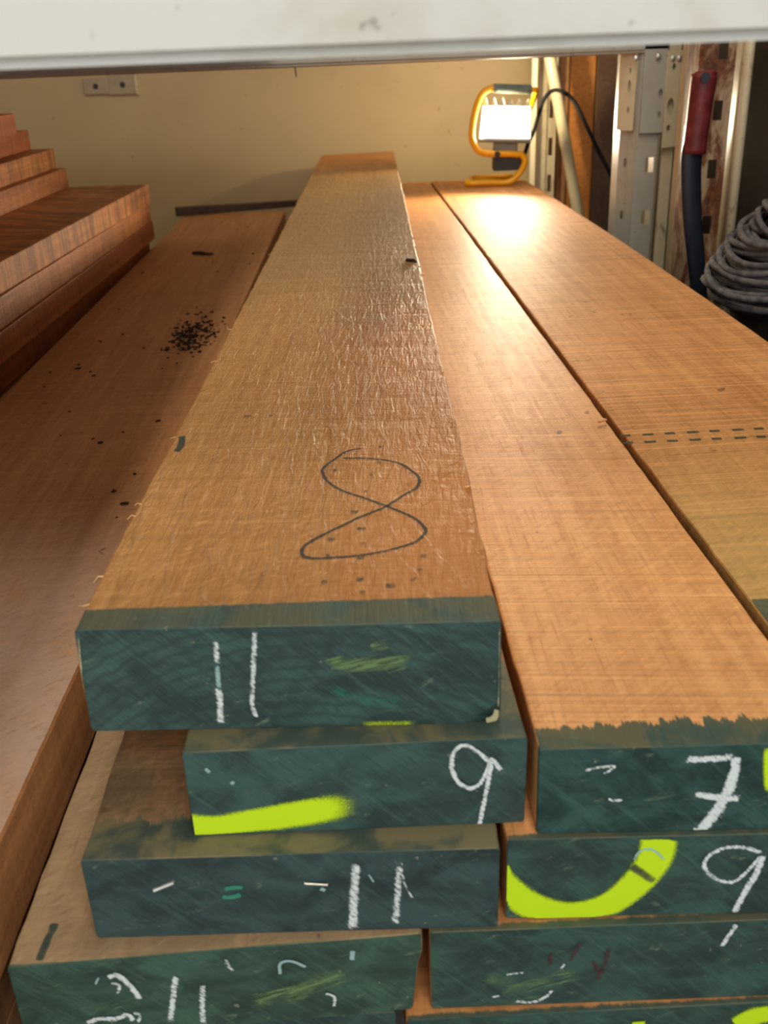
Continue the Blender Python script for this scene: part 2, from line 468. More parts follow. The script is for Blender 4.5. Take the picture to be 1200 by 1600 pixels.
def mark(bo, name, pts, width, mat, face='front', smooth=True, lift=.0004, core=1.0, taper=False, label=None):
    """a stroke of chalk, ink or paint on a face of a board, points given in photo pixels"""
    f0, nn, org, rz, ztop = o_info[bo.name]
    wd, hg = dims[bo.name]
    NM[0] = (NM[0] + .00007) % .0011
    if face == 'front': p0, n = f0 + nn * (lift + NM[0]), nn
    else: p0, n = Vector((0, 0, ztop + lift)), Vector((0, 0, 1))
    W = []
    widths = width if isinstance(width, (list, tuple)) else [width] * len(pts)
    P = [on_plane(px, py, p0, n) for px, py in pts]
    q = [Vector((*p, )) for p in P]
    path = smooth_path(q, 6) if smooth and len(q) > 2 else q
    if len(path) == 2: path = [path[0].lerp(path[1], i / 6) for i in range(7)]
    m = len(path)
    inv = Matrix.Rotation(-rz, 3, 'Z')
    bm = bmesh.new(); lay = bm.verts.layers.float.new('cover')
    rows = []
    for i, p in enumerate(path):
        t = (path[min(i + 1, m - 1)] - path[max(i - 1, 0)]).normalized()
        s = n.cross(t).normalized()
        f = i / (m - 1) * (len(widths) - 1); a = int(min(f, len(widths) - 1)); b = min(a + 1, len(widths) - 1)
        w = widths[a] + (widths[b] - widths[a]) * (f - a)
        endc = min(1, (m - 1 - i) / (m * .35)) if taper == 'end' else min(1, min(i, m - 1 - i) / (max(1.5, m * .12) if taper else 1.0))
        row = []
        for k, (off, c) in enumerate(((-.68, 0), (-.3, .85 * core), (0, core), (.3, .85 * core), (.68, 0))):
            lc = inv @ (p + s * off * w - org)
            if face == 'front':                    # keep the stroke on its own face
                lc.x = min(max(lc.x, .0004), wd - .0004); lc.z = min(max(lc.z, .0006), hg - .0004)
            v = bm.verts.new(lc)
            v[lay] = c * endc
            row.append(v)
        rows.append(row)
    for a, b in zip(rows, rows[1:]):
        for k in range(4): bm.faces.new((a[k], a[k + 1], b[k + 1], b[k]))
    o = from_bm(name, bm, mat, bo)
    if label: o['label'] = label
    return o

def chipL(p, u, v, z, W, th):
    if u > .9 and p.y < .05:
        k = (1 - p.y / .05)
        if z < th * .72: p.x -= .004 * k * (1 - z / th) * 2.2

def chipA(p, u, v, z, W, th):
    if p.y < .02 and u > .93 and z < th * .15:
        p.y += .004 * (u - .93) / .07; p.z += .0015

A = board('timber_board', 'uppermost rough sawn board with a marker figure eight on top and two chalk strokes',
          -.1590, .0665, .4549, .4449, -.097, .1261, 3.2064, 3.2654, .270, .065, M['top'], rough=.0008, seed=1, nseg=320, chip=chipA)
B9 = board('timber_board', 'green ended board with a small chalk 9, directly beneath the uppermost board',
           -.1055, .0795, .4329, .4311, -.098, .055, 3.15, 3.15, .3353, .0582, M['nine'], seed=2)
B7 = board('timber_board', 'long orange board with a crossed chalk 7 on its green end',
           .0848, .2440, .4211, .4150, .048 + .012, .2165, 3.0, 3.0, .3352, .0576, M['seven'], seed=3)
M_ = board('timber_board', 'stapled green ended board with two white chalk strokes in the third layer',
           -.1661, .0635, .4185, .4126, -.1640, .058, 3.05, 3.05, .3938, .0580, M['layer'], seed=4)
N_ = board('timber_board', 'green ended board with a fluorescent yellow spray arc and a tall chalk 9',
           .0678, .292, .4175, .4100, .062, .29, 3.0, 3.0, .3933, .0583, M['layer2'], seed=5)
L_ = board('timber_board', 'dusty green ended board at the bottom left with scrawled chalk and a broken corner',
           -.2121, .0198, .4011, .4108, -.2050, .015, 3.0, 3.0, .4522, .0612, M['dusty'], seed=6, chip=chipL)
P_ = board('timber_board', 'green ended board under the spray arc board, with scratches and dark red crayon',
           .0242, .262, .4105, .4070, .022, .26, 3.0, 3.0, .4520, .0615, M['layer2'], seed=7)
Q_ = board('timber_board', 'lowest green ended board just entering the bottom right of the photo',
           .0087, .235, .4033, .4037, .0087, .235, 3.0, 3.0, .5140, .0575, M['layer2'], seed=8)
C_ = board('timber_board', 'wide smooth board on the right with green dashes, carrying the work lamp',
           .2478, .4800, .470, .470, .2195, .478, 2.975, 2.93, .3310, .0600, M['wide'], seed=9, bowr=.018, bowl=-.0005)
under = 'hidden bearing boards low in the timber stack'
N2 = board('timber_board', 'board beneath the wide smooth board, hidden in the photo', .297, .50, .49, .49, .30, .49, 3., 3., .3915, .0600, M['under'], seed=10, nseg=30)
N3 = board('timber_board', 'lower board beneath the wide smooth board, hidden in the photo', .268, .49, .50, .50, .268, .48, 3., 3., .4520, .0600, M['under'], seed=11, nseg=30)
N4 = board('timber_board', 'lowest board under the wide smooth board, hidden in the photo', .243, .47, .46, .46, .243, .47, 3., 3., .5140, .0575, M['under'], seed=12, nseg=30)
Q2 = board('timber_board', 'bottom board under the dusty broken cornered board', -.212, .003, .41, .41, -.212, .003, 3., 3., .5140, .0575, M['under'], seed=13, nseg=30)
D_ = board('timber_board', 'broad smooth brown board in shade left of the uppermost board',
           -.505, -.2290, .30, .30, -.5131, -.2128, 3.114, 3.099, .4150, .0735, M['brown'], seed=14, rough=.0004, edge_r=.004)
D2 = board('timber_board', 'board directly beneath the broad smooth brown board', -.50, -.236, .32, .32, -.505, -.222, 3.1, 3.1, .4890, .0410, M['under'], seed=15, nseg=30)
D3 = board('timber_board', 'lowest board beneath the broad smooth brown board', -.50, -.236, .32, .32, -.505, -.222, 3.1, 3.1, .5305, .0410, M['under'], seed=16, nseg=30)
# left stack of reddish boards
et = .0443
names = ['topmost wide board of the left red stack, with sawn stripes across it',
         'streaky board second from the top of the wide left red stack',
         'darker red board third from the top of the wide left red stack',
         'fourth board of the wide left red stack, half hidden by the brown board',
         'fifth board of the left red stack, hidden in the photo',
         'sixth board of the left red stack, hidden in the photo',
         'bottom board of the left red stack, hidden in the photo']
xs = [(-.575, -.497, 2.52), (-.560, -.5015, 2.53), (-.552, -.5020, 2.545), (-.556, -.5190, 2.55), (-.55, -.522, 2.5), (-.55, -.522, 2.5), (-.55, -.522, 2.5)]
for i, (a, b, yf) in enumerate(xs):
    mt = [M['red1'], M['red2'], M['red3'], M['red3'], M['under'], M['under'], M['under']][i]
    board('timber_board', names[i], a - .32, a, .55, .55, b - .33, b, yf, yf, .262 + i * et, et - .0003, mt, seed=20 + i,
          group='wide boards of the left red stack', nseg=60, rough=.0008)
ft = .0443
fn = ['lowest narrow red board stepped on the left stack', 'second narrow red board up on the left stack',
      'third narrow red board up on the left stack', 'uppermost narrow red board at the left edge of the photo']
for i in range(4):
    Ht = .262 - (i + 1) * ft
    c1 = at_h(*[(103, 262), (84, 232), (44, 203), (21, 177)][i], Ht)
    c0 = at_h(*[(0, 289), (0, 247), (0, 212), (0, 178)][i], Ht)
    k = 0.02
    xr1 = c1.x; xr0 = c1.x - .04
    y1 = c1.y
    board('timber_board', fn[i], xr0 - .125, xr0, .62, .62, xr1 - .125, xr1, y1, y1, Ht, ft - .0003,
          [M['red2'], M['red1'], M['red3'], M['red3']][i], seed=40 + i, group='narrow boards on the left red stack', nseg=60, rough=.0007)

# bearers
bear = wood('bearer_wood', srgb(120, 90, 60), srgb(90, 66, 44), 90, 0, 0)
for k, yb in enumerate((.62, 1.6, 2.45)):
    o = box('bearer', (-.95, -.045, 0), (.52, .045, ZC - .5723), bear, None, .003)
    o.location = (0, yb, 0)
    tag(o, ['squared timber bearer under the front ends of the stacks', 'squared timber bearer under the middle of the stacks',
            'squared timber bearer under the far ends of the stacks'][k], 'bearer', 'bearers under the timber stacks')

# ------------------------------------------------------------------ writing and marks
c = 'chalk_mark'
mm = lambda px: px * .00036
mark(A, c, [(337, 998), (339, 1040)], mm(10), CH, core=.8); mark(A, c, [(339, 1036), (342, 1080)], mm(9), CHF)
mark(A, c, [(342, 1074), (344, 1105), (345, 1132)], mm(11), CH)
mark(A, c, [(398, 984), (397, 1020), (396, 1050), (394, 1100), (402, 1122)], mm(9), CH, core=.8)
mark(A, 'paint_smear', [(500, 1032), (570, 1040), (660, 1030)], mm(34), SMEAR, core=.9, taper=True)
mark(A, 'paint_smear', [(575, 1012), (610, 1006)], mm(22), SMEAR, core=.8)
mark(A, 'paint_smear', [(500, 1070), (560, 1092), (650, 1100)], mm(30), TEAL, core=.6, taper=True)
mark(A, 'spray_mark', [(560, 1131), (610, 1131), (655, 1130)], mm(12), NEON, core=.36, taper=True)
mark(A, 'bare_edge', [(758, 1126), (772, 1122), (779, 1108)], mm(12), BARE, core=.75)
mark(A, 'bare_edge', [(781, 976), (781, 1040), (779, 1110)], mm(3.5), BARE, core=.5)
mark(A, 'bare_edge', [(122, 990), (128, 1060), (136, 1136)], mm(3.5), BARE, core=.5)
mark(B9, c, [(771, 1196), (742, 1172), (722, 1165), (708, 1178), (706, 1200), (716, 1222), (735, 1232), (750, 1224), (762, 1203), (768, 1186), (784, 1206)], mm(8), CH)
mark(B9, c, [(769, 1186), (763, 1220), (755, 1260), (748, 1292)], mm(8), CH)
mark(B9, c, [(321, 1200), (328, 1208)], mm(6), CHF, core=1.2); mark(B9, c, [(360, 1222), (366, 1225)], mm(8), CHF, core=1.2)
mark(B9, 'spray_mark', [(288, 1292), (340, 1292), (390, 1285), (440, 1276), (490, 1268), (530, 1262), (570, 1262)],
     [mm(46), mm(40), mm(44), mm(44), mm(46), mm(50), mm(40)], NEON, taper='end', core=1.1)
mark(B9, 'paint_smear', [(300, 1200), (340, 1220), (400, 1250)], mm(60), TEAL, core=.5, taper=True)
mark(B7, c, [(1070, 1187), (1110, 1186), (1147, 1183)], mm(13), CH)
mark(B7, c, [(1149, 1182), (1148, 1205), (1134, 1243), (1110, 1280), (1086, 1305)], [mm(14), mm(16), mm(20), mm(19), mm(20)], CH, core=1.1)
mark(B7, c, [(1083, 1240), (1120, 1246), (1158, 1248)], mm(13), CH)
mark(B7, c, [(912, 1205), (935, 1199), (960, 1198), (942, 1210)], mm(6), CH, core=.8)
mark(B7, c, [(950, 1248), (960, 1251), (973, 1250)], mm(6), CH, core=.9)
mark(B7, 'paint_smear', [(870, 1215), (920, 1235), (970, 1270)], mm(60), SMEAR, core=.45, taper=True)
mark(B7, 'spray_mark', [(1203, 1165), (1202, 1200), (1204, 1240)], mm(18), NEON, core=.7, taper=True)
mark(N_, 'spray_mark', [(766, 1358), (784, 1380), (822, 1411), (868, 1428), (915, 1426), (960, 1408), (1000, 1374), (1024, 1340), (1030, 1310)],
     [mm(44), mm(44), mm(48), mm(50), mm(46), mm(44), mm(48), mm(50), mm(50)], NEON, core=1.15)
mark(N_, c, [(1192, 1333), (1160, 1324), (1130, 1326), (1105, 1340), (1102, 1358), (1120, 1374), (1145, 1378), (1165, 1364), (1192, 1335)], mm(8), CH, core=.9)
mark(N_, c, [(1194, 1334), (1180, 1368), (1165, 1392), (1146, 1428)], mm(12), CH)
mark(N_, c, [(990, 1345), (1000, 1330), (1020, 1328), (1040, 1345)], mm(5), CHF, core=1)
mark(N_, 'paint_smear', [(985, 1352), (1005, 1366), (1025, 1378)], mm(16), MUD, core=.8)
mark(P_, c, [(1152, 1442), (1140, 1460), (1127, 1480)], mm(9), CH, core=.9)
mark(M_, c, [(556, 1345), (553, 1400), (551, 1456)], [mm(14), mm(15), mm(17)], CH, core=.95)
mark(M_, c, [(625, 1345), (621, 1400), (617, 1446)], mm(12), CH, core=.8)
mark(M_, c, [(628, 1364), (634, 1385), (645, 1404)], mm(4), CH, core=.7)
mark(M_, c, [(575, 1365), (585, 1380)], mm(4), CHF); mark(M_, c, [(500, 1388), (509, 1392)], mm(8), CHF, core=1.2)
mark(M_, 'paint_dab', [(350, 1390), (365, 1387), (381, 1387)], mm(9), TEAL, core=1.3)
mark(M_, 'paint_dab', [(346, 1401), (362, 1402), (377, 1398)], mm(9), TEAL, core=1.3)
mark(L_, c, [(168, 1528), (182, 1524), (198, 1535), (210, 1548), (218, 1562)], mm(11), CH)
mark(L_, c, [(172, 1536), (186, 1540), (184, 1554)], mm(6), CH, core=.8)
mark(L_, c, [(134, 1599), (155, 1592), (180, 1592), (200, 1586), (208, 1596)], mm(10), CH)
mark(L_, c, [(208, 1582), (219, 1586), (214, 1600)], mm(7), CH, core=.8)
mark(L_, c, [(148, 1540), (155, 1526)], mm(5), CHF)
mark(L_, c, [(275, 1523), (271, 1555), (266, 1600)], mm(11), CH, core=.9)
mark(L_, c, [(317, 1536), (316, 1570), (318, 1602)], mm(11), CH, core=.8)
mark(L_, c, [(352, 1498), (356, 1508), (364, 1518)], mm(7), CH, core=.7)
mark(L_, c, [(438, 1524), (438, 1506), (455, 1502), (480, 1512)], mm(6), CHF, core=1.2)
mark(L_, c, [(508, 1552), (522, 1558), (522, 1574)], mm(6), CH, core=.9)
mark(L_, c, [(551, 1484), (550, 1502)], mm(9), CHF, core=1.2)
mark(L_, 'paint_smear', [(380, 1570), (460, 1550), (560, 1515)], mm(50), SMEAR, core=.8, taper=True)
mark(L_, 'paint_smear', [(140, 1580), (180, 1572), (230, 1560)], mm(40), SMEAR, core=.55, taper=True)
mark(P_, c, [(790, 1524), (803, 1521), (819, 1520)], mm(5), CH, core=.8)
mark(P_, c, [(768, 1558), (782, 1556)], mm(5), CH, core=.8)
mark(P_, c, [(804, 1564), (830, 1566), (852, 1558), (864, 1546)], mm(7), CH, core=.8)
mark(P_, c, [(876, 1514), (883, 1506)], mm(5), CH, core=.9)
mark(P_, 'paint_smear', [(750, 1520), (820, 1540), (930, 1512)], mm(40), SMEAR, core=.7, taper=True)
mark(P_, 'paint_smear', [(720, 1580), (800, 1570), (870, 1545)], mm(30), SMEAR, core=.6, taper=True)
for q in ([(858, 1512), (862, 1486)], [(888, 1506), (908, 1472)], [(925, 1500), (936, 1520), (932, 1532)], [(952, 1480), (946, 1505), (938, 1524)]):
    mark(P_, 'crayon_mark', q, mm(10), REDM, core=.8)
mark(Q_, 'spray_mark', [(1150, 1604), (1175, 1590), (1205, 1582)], mm(40), NEON, core=.9)
mark(Q_, 'spray_mark', [(985, 1602), (1010, 1600)], mm(16), NEON, core=.6)
# marker 8 on the top face
e8 = [(560, 240), (440, 265), (340, 330), (265, 390), (262, 430), (300, 490), (400, 555), (560, 610), (740, 675), (930, 755), (1010, 820),
      (1030, 870), (960, 940), (830, 985), (690, 1020), (520, 1045), (370, 1058), (200, 1065), (110, 1045), (110, 990), (170, 940),
      (320, 860), (440, 805), (520, 765), (620, 725), (740, 675), (870, 590), (960, 540), (985, 470), (940, 420), (850, 360),
      (730, 330), (560, 315), (400, 315)]
mark(A, 'marker_figure', [(450 + x * .20833, 650 + y * .20833) for x, y in e8], .0026, INK, 'top', lift=.0006, core=1.0)
for (x, y, l) in [(575, 742, 10), (567, 768, 8), (590, 698, 8), (588, 722, 9), (545, 800, 16), (556, 826, 18), (560, 850, 14), (556, 872, 16), (510, 842, 16),
                  (508, 868, 8), (500, 910, 14), (555, 905, 16), (560, 925, 12), (600, 915, 20), (655, 868, 14), (650, 890, 12), (520, 735, 6), (640, 905, 12), (380, 650, 14), (418, 650, 10)]:
    mark(A, 'stencil_dash', [(x, y), (x + l, y - .4)], .007, INKG, 'top', lift=.0006, core=.62)
mark(A, 'stencil_dash', [(285, 680), (283, 695), (275, 706)], .006, INKG, 'top', lift=.0006, core=1.1)
for row, y0, y1 in ((0, 681, 668), (1, 692, 681)):
    for k in range(7):
        a, b = k / 7, (k + .62 + .1 * math.sin(k * 3)) / 7
        xa, xb = 966 + 4 * row + a * 245, 966 + 4 * row + b * 245
        mark(C_, 'stencil_dash', [(xa, y0 + (y1 - y0) * a), (xb, y0 + (y1 - y0) * b)], .006, INKG, 'top', lift=.0005, core=.95)
mark(L_, 'drag_mark', [(86, 1440), (76, 1465), (58, 1506)], .006, INKG, 'top', lift=.0005, core=.8)
# staples in the third-layer board
for (a, b) in (((241, 1391), (271, 1379)), ((476, 1381), (512, 1383))):
    f0, nn, org, rz, zt = o_info[M_.name]
    p, q = [Matrix.Rotation(-rz, 3, 'Z') @ (on_plane(*w, f0 + nn * .001, nn) - org) for w in (a, b)]
    bm = bmesh.new(); bm_tube(bm, [p + Vector((0, .002, 0)), p, q, q + Vector((0, .002, 0))], .0006 if a[0] > 300 else .0012, 6)
    from_bm('staple', bm, STAPLE, M_)

# ------------------------------------------------------------------ setting
def wallmat(name, c, dark=.75):
    s = NT(name); o = s.coord()
    g = s.noise(o, 2.2, 5, .55, .3); f = s.noise(o, 26, 4, .6, .4); t = s.noise(s.mapping(o, (60, 60, 30)), 1, 3, .6)
    col = s.mix(s.ss(g, .35, .7), c, tuple(x * .84 for x in c))
    col = s.mix(s.ss(f, .66, .74, 0, .5), col, tuple(x * y for x, y in zip(c, (.5, .38, .25))))
    return s.fin(col, .6, s.bump(t, .0006, .4), 0, .35)
CREAM = wallmat('cream_wall_paint', srgb(208, 184, 142))
DIM = plain('dark_interior_panel', srgb(40, 37, 36), .8)  # near-black colour stands in for the unlit depth of the room
CONC = plain('concrete', srgb(120, 114, 104), .85, 0, .3, 12, .001)
XL, XR, YB, YF, HC = -1.5, .98, 3.34, -1.2, 2.3
def slab(name, lo, hi, mat):
    return tag(box(name, lo, hi, mat), kind='structure')
slab('floor', (XL - .1, YF, -.1), (XR + .1, YB + .1, 0), CONC)
slab('wall_back', (XL - .1, YB, 0), (XR + .1, YB + .1, HC), CREAM)
slab('wall_left', (XL - .1, YF, 0), (XL, YB, HC), CREAM)
slab('wall_right', (XR, YF, 0), (XR + .1, YB, HC), DIM)
slab('ceiling', (XL - .1, YF, HC), (XR + .1, YB + .1, HC + .1), plain('ceiling_board', srgb(150, 140, 125), .8))

# ------------------------------------------------------------------ rack
def perf_strip(bm, pts, z0, z1, hole=None):
    """sheet steel strip folded along pts (plan), with punched slots: hole = (segment, u0, u1, zstart, pitch, height)"""
    for i in range(len(pts) - 1):
        a, b = Vector((*pts[i], 0)), Vector((*pts[i + 1], 0))
        def quad(u0, u1, za, zb):
            vs = [bm.verts.new(a.lerp(b, u) + Vector((0, 0, z))) for u, z in ((u0, za), (u1, za), (u1, zb), (u0, zb))]
            bm.faces.new(vs)
        hs = [h for h in (hole or []) if h[0] == i]
        if not hs: quad(0, 1, z0, z1); continue
        h = hs[0]
        quad(0, h[1], z0, z1); quad(h[2], 1, z0, z1)
        z = z0; k = math.ceil((z0 - h[3]) / h[4]); zz = h[3] + k * h[4]
        while zz + h[5] < z1:
            if zz > z: quad(h[1], h[2], z, zz)
            z = zz + h[5]; zz += h[4]
        quad(h[1], h[2], z, z1)
def upright(name, label, pts, holes, mat, z1=1.15, th=.0022, parent=None, group=None):
    bm = bmesh.new(); perf_strip(bm, pts, 0.0, z1, holes)
    bmesh.ops.remove_doubles(bm, verts=bm.verts, dist=1e-5)
    o = from_bm(name, bm, mat, parent)
    sd = o.modifiers.new('sheet', 'SOLIDIFY'); sd.thickness = th; sd.offset = 0
    if parent is None: tag(o, label, 'rack upright', group)
    return o
# near-right group in the photo
Z = lambda dz: ZC + dz
u1 = empty('rack_upright', (.61, 2.2, 0)); tag(u1, 'grey perforated rack upright left of the red gripped tool', 'rack upright')
loc = lambda pts: [(x - .61, y - 2.2) for x, y in pts]
upright('channel', None, loc([(.566, 2.275), (.569, 2.235), (.5935, 2.205), (.596, 2.2), (.640, 2.2), (.6425, 2.205), (.6425, 2.26)]),
        [(3, .48, .88, Z(-.352), .108, .030), (1, .35, .55, Z(-.342), .108, .018)], GREY, 1.15, parent=u1)
upright('flange', None, loc([(.668, 2.26), (.652, 2.205), (.652, 2.2), (.674, 2.2), (.676, 2.21), (.676, 2.25)]),
        [(3, .35, .6, Z(-.29), .108, .018)], POST, 1.15, parent=u1)
for k in range(3):
    bm = bmesh.new(); bm_box(bm, (.0325, .004, .12 + k * .38), (.043, .05, .14 + k * .38)); from_bm('spacer', bm, GREY, u1)
u2 = empty('rack_upright', (.66, 1.9, 0)); tag(u2, 'rusty perforated rack upright behind the red gripped tool', 'rack upright')
loc2 = lambda pts: [(x - .66, y - 1.9) for x, y in pts]
upright('web', None, loc2([(.612, 1.95), (.618, 1.905), (.622, 1.9), (.680, 1.9), (.684, 1.925)]),
        [(2, .47, .76, Z(-.326), .1, .033)], RUST, 1.15, parent=u2)
bm = bmesh.new()
for k in range(9):
    a = math.pi * k / 8
prof = [(.684, 1.925), (.690, 1.90)] + [(.6985 - .0085 * math.cos(math.pi * k / 6), 1.885 - .0085 * math.sin(math.pi * k / 6)) for k in range(7)] + [(.707, 1.93)]
perf_strip(bm, loc2(prof), 0, 1.15)
bmesh.ops.remove_doubles(bm, verts=bm.verts, dist=1e-5)
o = from_bm('front_lip', bm, POST, u2, True); sd = o.modifiers.new('sheet', 'SOLIDIFY'); sd.thickness = .002
upright('rack_upright', 'white slim post standing between the grey upright and the rusty upright',
        [(.645, 2.09), (.645, 2.06), (.649, 2.055), (.662, 2.055), (.665, 2.06), (.665, 2.09)], [], POST)
# out-of-view supports of the beams
for k, (x, y, lb) in enumerate(((-1.04, 2.2, 'left rear rack upright, outside the photo'), (-1.04, .40, 'left front rack upright, outside the photo'),
                                (.66, .40, 'right front rack upright, outside the photo'))):
    upright('rack_upright', lb, [(x, y + .06), (x, y + .005), (x + .01, y + .003), (x + .09, y + .003), (x + .1, y + .005), (x + .1, y + .06)],
            [(2, .4, .6, .05, .1, .03)], GREY)

def beam(name, label, prof, x0, x1, y, rx, mat):
    """box beam with a stepped section: prof in (y, z), extruded along x; rx = drop per metre"""
    bm = bmesh.new(); ra = []; rb = []
    for (py, pz) in prof:
        ra.append(bm.verts.new((x0, y + py, pz + rx[0]))); rb.append(bm.verts.new((x1, y + py, pz + rx[1])))
    n = len(prof)
    for i in range(n): bm.faces.new((ra[i], ra[(i + 1) % n], rb[(i + 1) % n], rb[i]))
    bm.faces.new(ra); bm.faces.new(rb[::-1])
    bmesh.ops.bevel(bm, geom=[e for e in bm.edges if abs(e.verts[0].co.x - e.verts[1].co.x) > .5], offset=.004, segments=3, affect='EDGES')
    o = from_bm(name, bm, mat)
    for p in o.data.polygons: p.use_smooth = False
    return tag(o, label, 'rack beam')
bprof = [(0, 0), (.045, 0), (.045, .12), (.022, .12), (.022, .095), (0, .095)]
beam('rack_beam', 'near white painted rack beam across the top of the photo', bprof, -1.04, .76, .37, (ZC - .0015, ZC + .0015), WHITE)
fprof = [(0, .0), (.05, 0), (.05, .11), (.0, .11), (.0, .040), (-.010, .034), (-.010, .004)]
fb = beam('rack_beam', 'far grey rack beam above the boards, lit by the lamp', fprof, -.99, .645, 2.2, (ZC - .018, ZC - .014), GREY)
def plate(name, outline, holes, th, mat, parent, loc=(0, 0, 0), rot=(0, 0, 0)):
    cu = bpy.data.curves.new(name, 'CURVE'); cu.dimensions = '2D'; cu.fill_mode = 'BOTH'; cu.extrude = th / 2
    def poly(pts):
        sp = cu.splines.new('POLY'); sp.points.add(len(pts) - 1); sp.use_cyclic_u = True
        for q, (x, y) in zip(sp.points, pts): q.co = (x, y, 0, 1)
    poly(outline)
    for (cx, cy, rx, ry) in holes:
        poly([(cx + rx * math.cos(a), cy + ry * math.sin(a)) for a in [2 * math.pi * k / 16 for k in range(16)]])
    tmp = bpy.data.objects.new('tmp', cu); COL.objects.link(tmp)
    dg = bpy.context.evaluated_depsgraph_get()
    me = bpy.data.meshes.new_from_object(tmp.evaluated_get(dg))
    bpy.data.objects.remove(tmp); bpy.data.curves.remove(cu)
    me.materials.clear()
    o = link(name, me, mat, parent); o.location = loc; o.rotation_euler = rot
    return o
hp = math.pi / 2
pl = plate('end_connector', [(0, 0), (.030, .002), (.030, .185), (0, .185)], [(.014, .155, .004, .006), (.013, .080, .007, .016), (.012, .038, .004, .007)],
           .004, POST, fb, (.645, 2.188, ZC - .195), (hp, 0, .05))
plate('end_connector', [(0, 0), (.047, 0), (.047, .17), (0, .17)], [(.038, .075, .004, .009), (.038, .035, .004, .007)], .004, GREY, u1,
      (.598 - .61, 2.192 - 2.2, ZC - .165), (hp, 0, 0))
plate('end_connector', [(0, 0), (.042, 0), (.042, .17), (0, .17)], [(.026, .085, .004, .013), (.027, .04, .003, .007), (.026, .115, .003, .006)], .004, POST, u1,
      (.560 - .61, 2.232 - 2.2, ZC - .160), (hp, 0, -.85))
for (x, zz) in ((.655, -.025), (.668, -.025), (.580, -.022), (.625, -.02)):
    bm = bmesh.new(); bmesh.ops.create_uvsphere(bm, u_segments=10, v_segments=6, radius=.006, matrix=Matrix.Translation((x - .61, 2.186 - 2.2, ZC + zz)) @ Matrix.Scale(.5, 4, (0, 1, 0)))
    from_bm('rivet', bm, STAPLE, u1, True)
tube('nail', [at(461, 104, 2.19), at(462, 112, 2.19), at(463, 120, 2.19)], .0016, DARK, None, 6, 3)
tag(bpy.data.objects['nail'], 'small dark nail hanging under the far grey beam', 'nail')

# unseen shelf deck, laid only on the left to shade the boards there
DECK = plain('particle_board', srgb(170, 140, 100), .8, 0, .3, 60)
for k in range(3):
    y0 = .40 + k * .62
    o = box('shade_shelf_panel', (-.94, y0, 0), (-.13, y0 + .612, .018), DECK)
    o.location.z = ZC + .1205
    tag(o, ['front panel of the unseen shelf deck, kept left for its shade', 'middle panel of the unseen shelf deck, kept left for its shade', 'rear panel of the unseen shelf deck, kept left for its shade'][k], 'shade shelf panel', 'shade shelf deck panels')

# ------------------------------------------------------------------ wall plates
SOCK = plain('pale_socket_plastic', srgb(186, 166, 140), .5, 0, .1)
for k, (px, lb) in enumerate((((131, 122, 167, 148), 'left one of two square wall plates under the beam'), ((169, 119, 213, 146), 'right wall plate of the pair, with a raised pale rim'))):
    a = at(px[0], px[3], 3.325); b = at(px[2], px[1], 3.325)
    w = (b.x - a.x) / 2 * .98; cz = (a.z + b.z) / 2; cx = (a.x + b.x) / 2
    t = empty('wall_plate', (cx, YB, cz)); tag(t, lb, 'wall plate')
    bm = bmesh.new(); bm_box(bm, (-w, -.012, -w * .62), (w, 0, w * .62), .003); from_bm('plate', bm, SOCK, t)
    if k: bm = bmesh.new(); bm_box(bm, (w * .86, -.018, -w * .66), (w * 1.02, 0, w * .66), .002); from_bm('rim', bm, plain('rim_plastic', srgb(222, 200, 168), .4), t)
    bm = bmesh.new(); bmesh.ops.create_cone(bm, cap_ends=True, segments=20, radius1=.009, radius2=.007, depth=.006, matrix=Matrix.Translation((0, -.013, 0)) @ Matrix.Rotation(hp, 4, 'X'))
    from_bm('screw', bm, DARK, t)

# ------------------------------------------------------------------ things against the back wall
LB = [M['under']]
ob1 = wood('leaning_orange_board', srgb(222, 150, 72), srgb(184, 112, 46), 81, 0, 0, .05)
ob2 = wood('leaning_dark_board', srgb(112, 84, 62), srgb(84, 60, 44), 86, 0, 0, .05)
def leaner(name, label, px0, px1, Yb, mat, cat='board', th=.02, py=90, zt=.95, lean=.0):
    a = at(px0, 230, Yb).x; b = at(px1, 230, Yb).x
    bm = bmesh.new(); bm_box(bm, (a, 0, 0), (b, th, zt), .0015)
    o = from_bm(name, bm, mat); o.location.y = Yb; o.rotation_euler.x = -lean
    return tag(o, label, cat)
leaner('leaning_board', 'orange board standing upright against the back wall behind the cable', 890, 926, 3.16, ob1, lean=.02)
leaner('leaning_board', 'dark brown board standing upright beside the orange one', 929, 968, 3.13, ob2, lean=.02)
leaner('leaning_board', 'thin pale batten standing upright between the pipe and the orange board', 874, 886, 3.20, plain('pale_batten', srgb(176, 128, 84), .7), th=.015, lean=.02)
leaner('steel_post', 'slim white post behind the work lamp, brightly lit', 829, 837, 3.08, painted_steel('bright_white_post', srgb(240, 232, 205), 0, .1, .4), 'post', .02)
a = at(840, 230, 3.14).x; b = at(868, 230, 3.14).x
upright('rack_upright', 'far cream perforated upright beside the slim white post',
        [(a, 3.18), (a + .002, 3.14), (a + (b - a) * .45, 3.14), (a + (b - a) * .5, 3.15), (b, 3.15), (b, 3.19)], [(3, .25, .7, Z(-.29), .105, .05)], POST)
pipeM = painted_steel('pale_pipe_paint', srgb(232, 218, 180), 0, .2, .3)
p1 = at(858, 80, 3.04); p2 = at(905, 345, 3.04)
d = (p2 - p1); p0 = p1 - d * .9; pe = p1 + d * (p1.z / -d.z) 
pe = p1 + d * ((p1.z - .012) / (-d.z))
tube('pipe', [p0, p1, p2, pe], .0165, pipeM, None, 16, 4)
tag(bpy.data.objects['pipe'], 'pale leaning pipe behind the looping black cable', 'pipe')

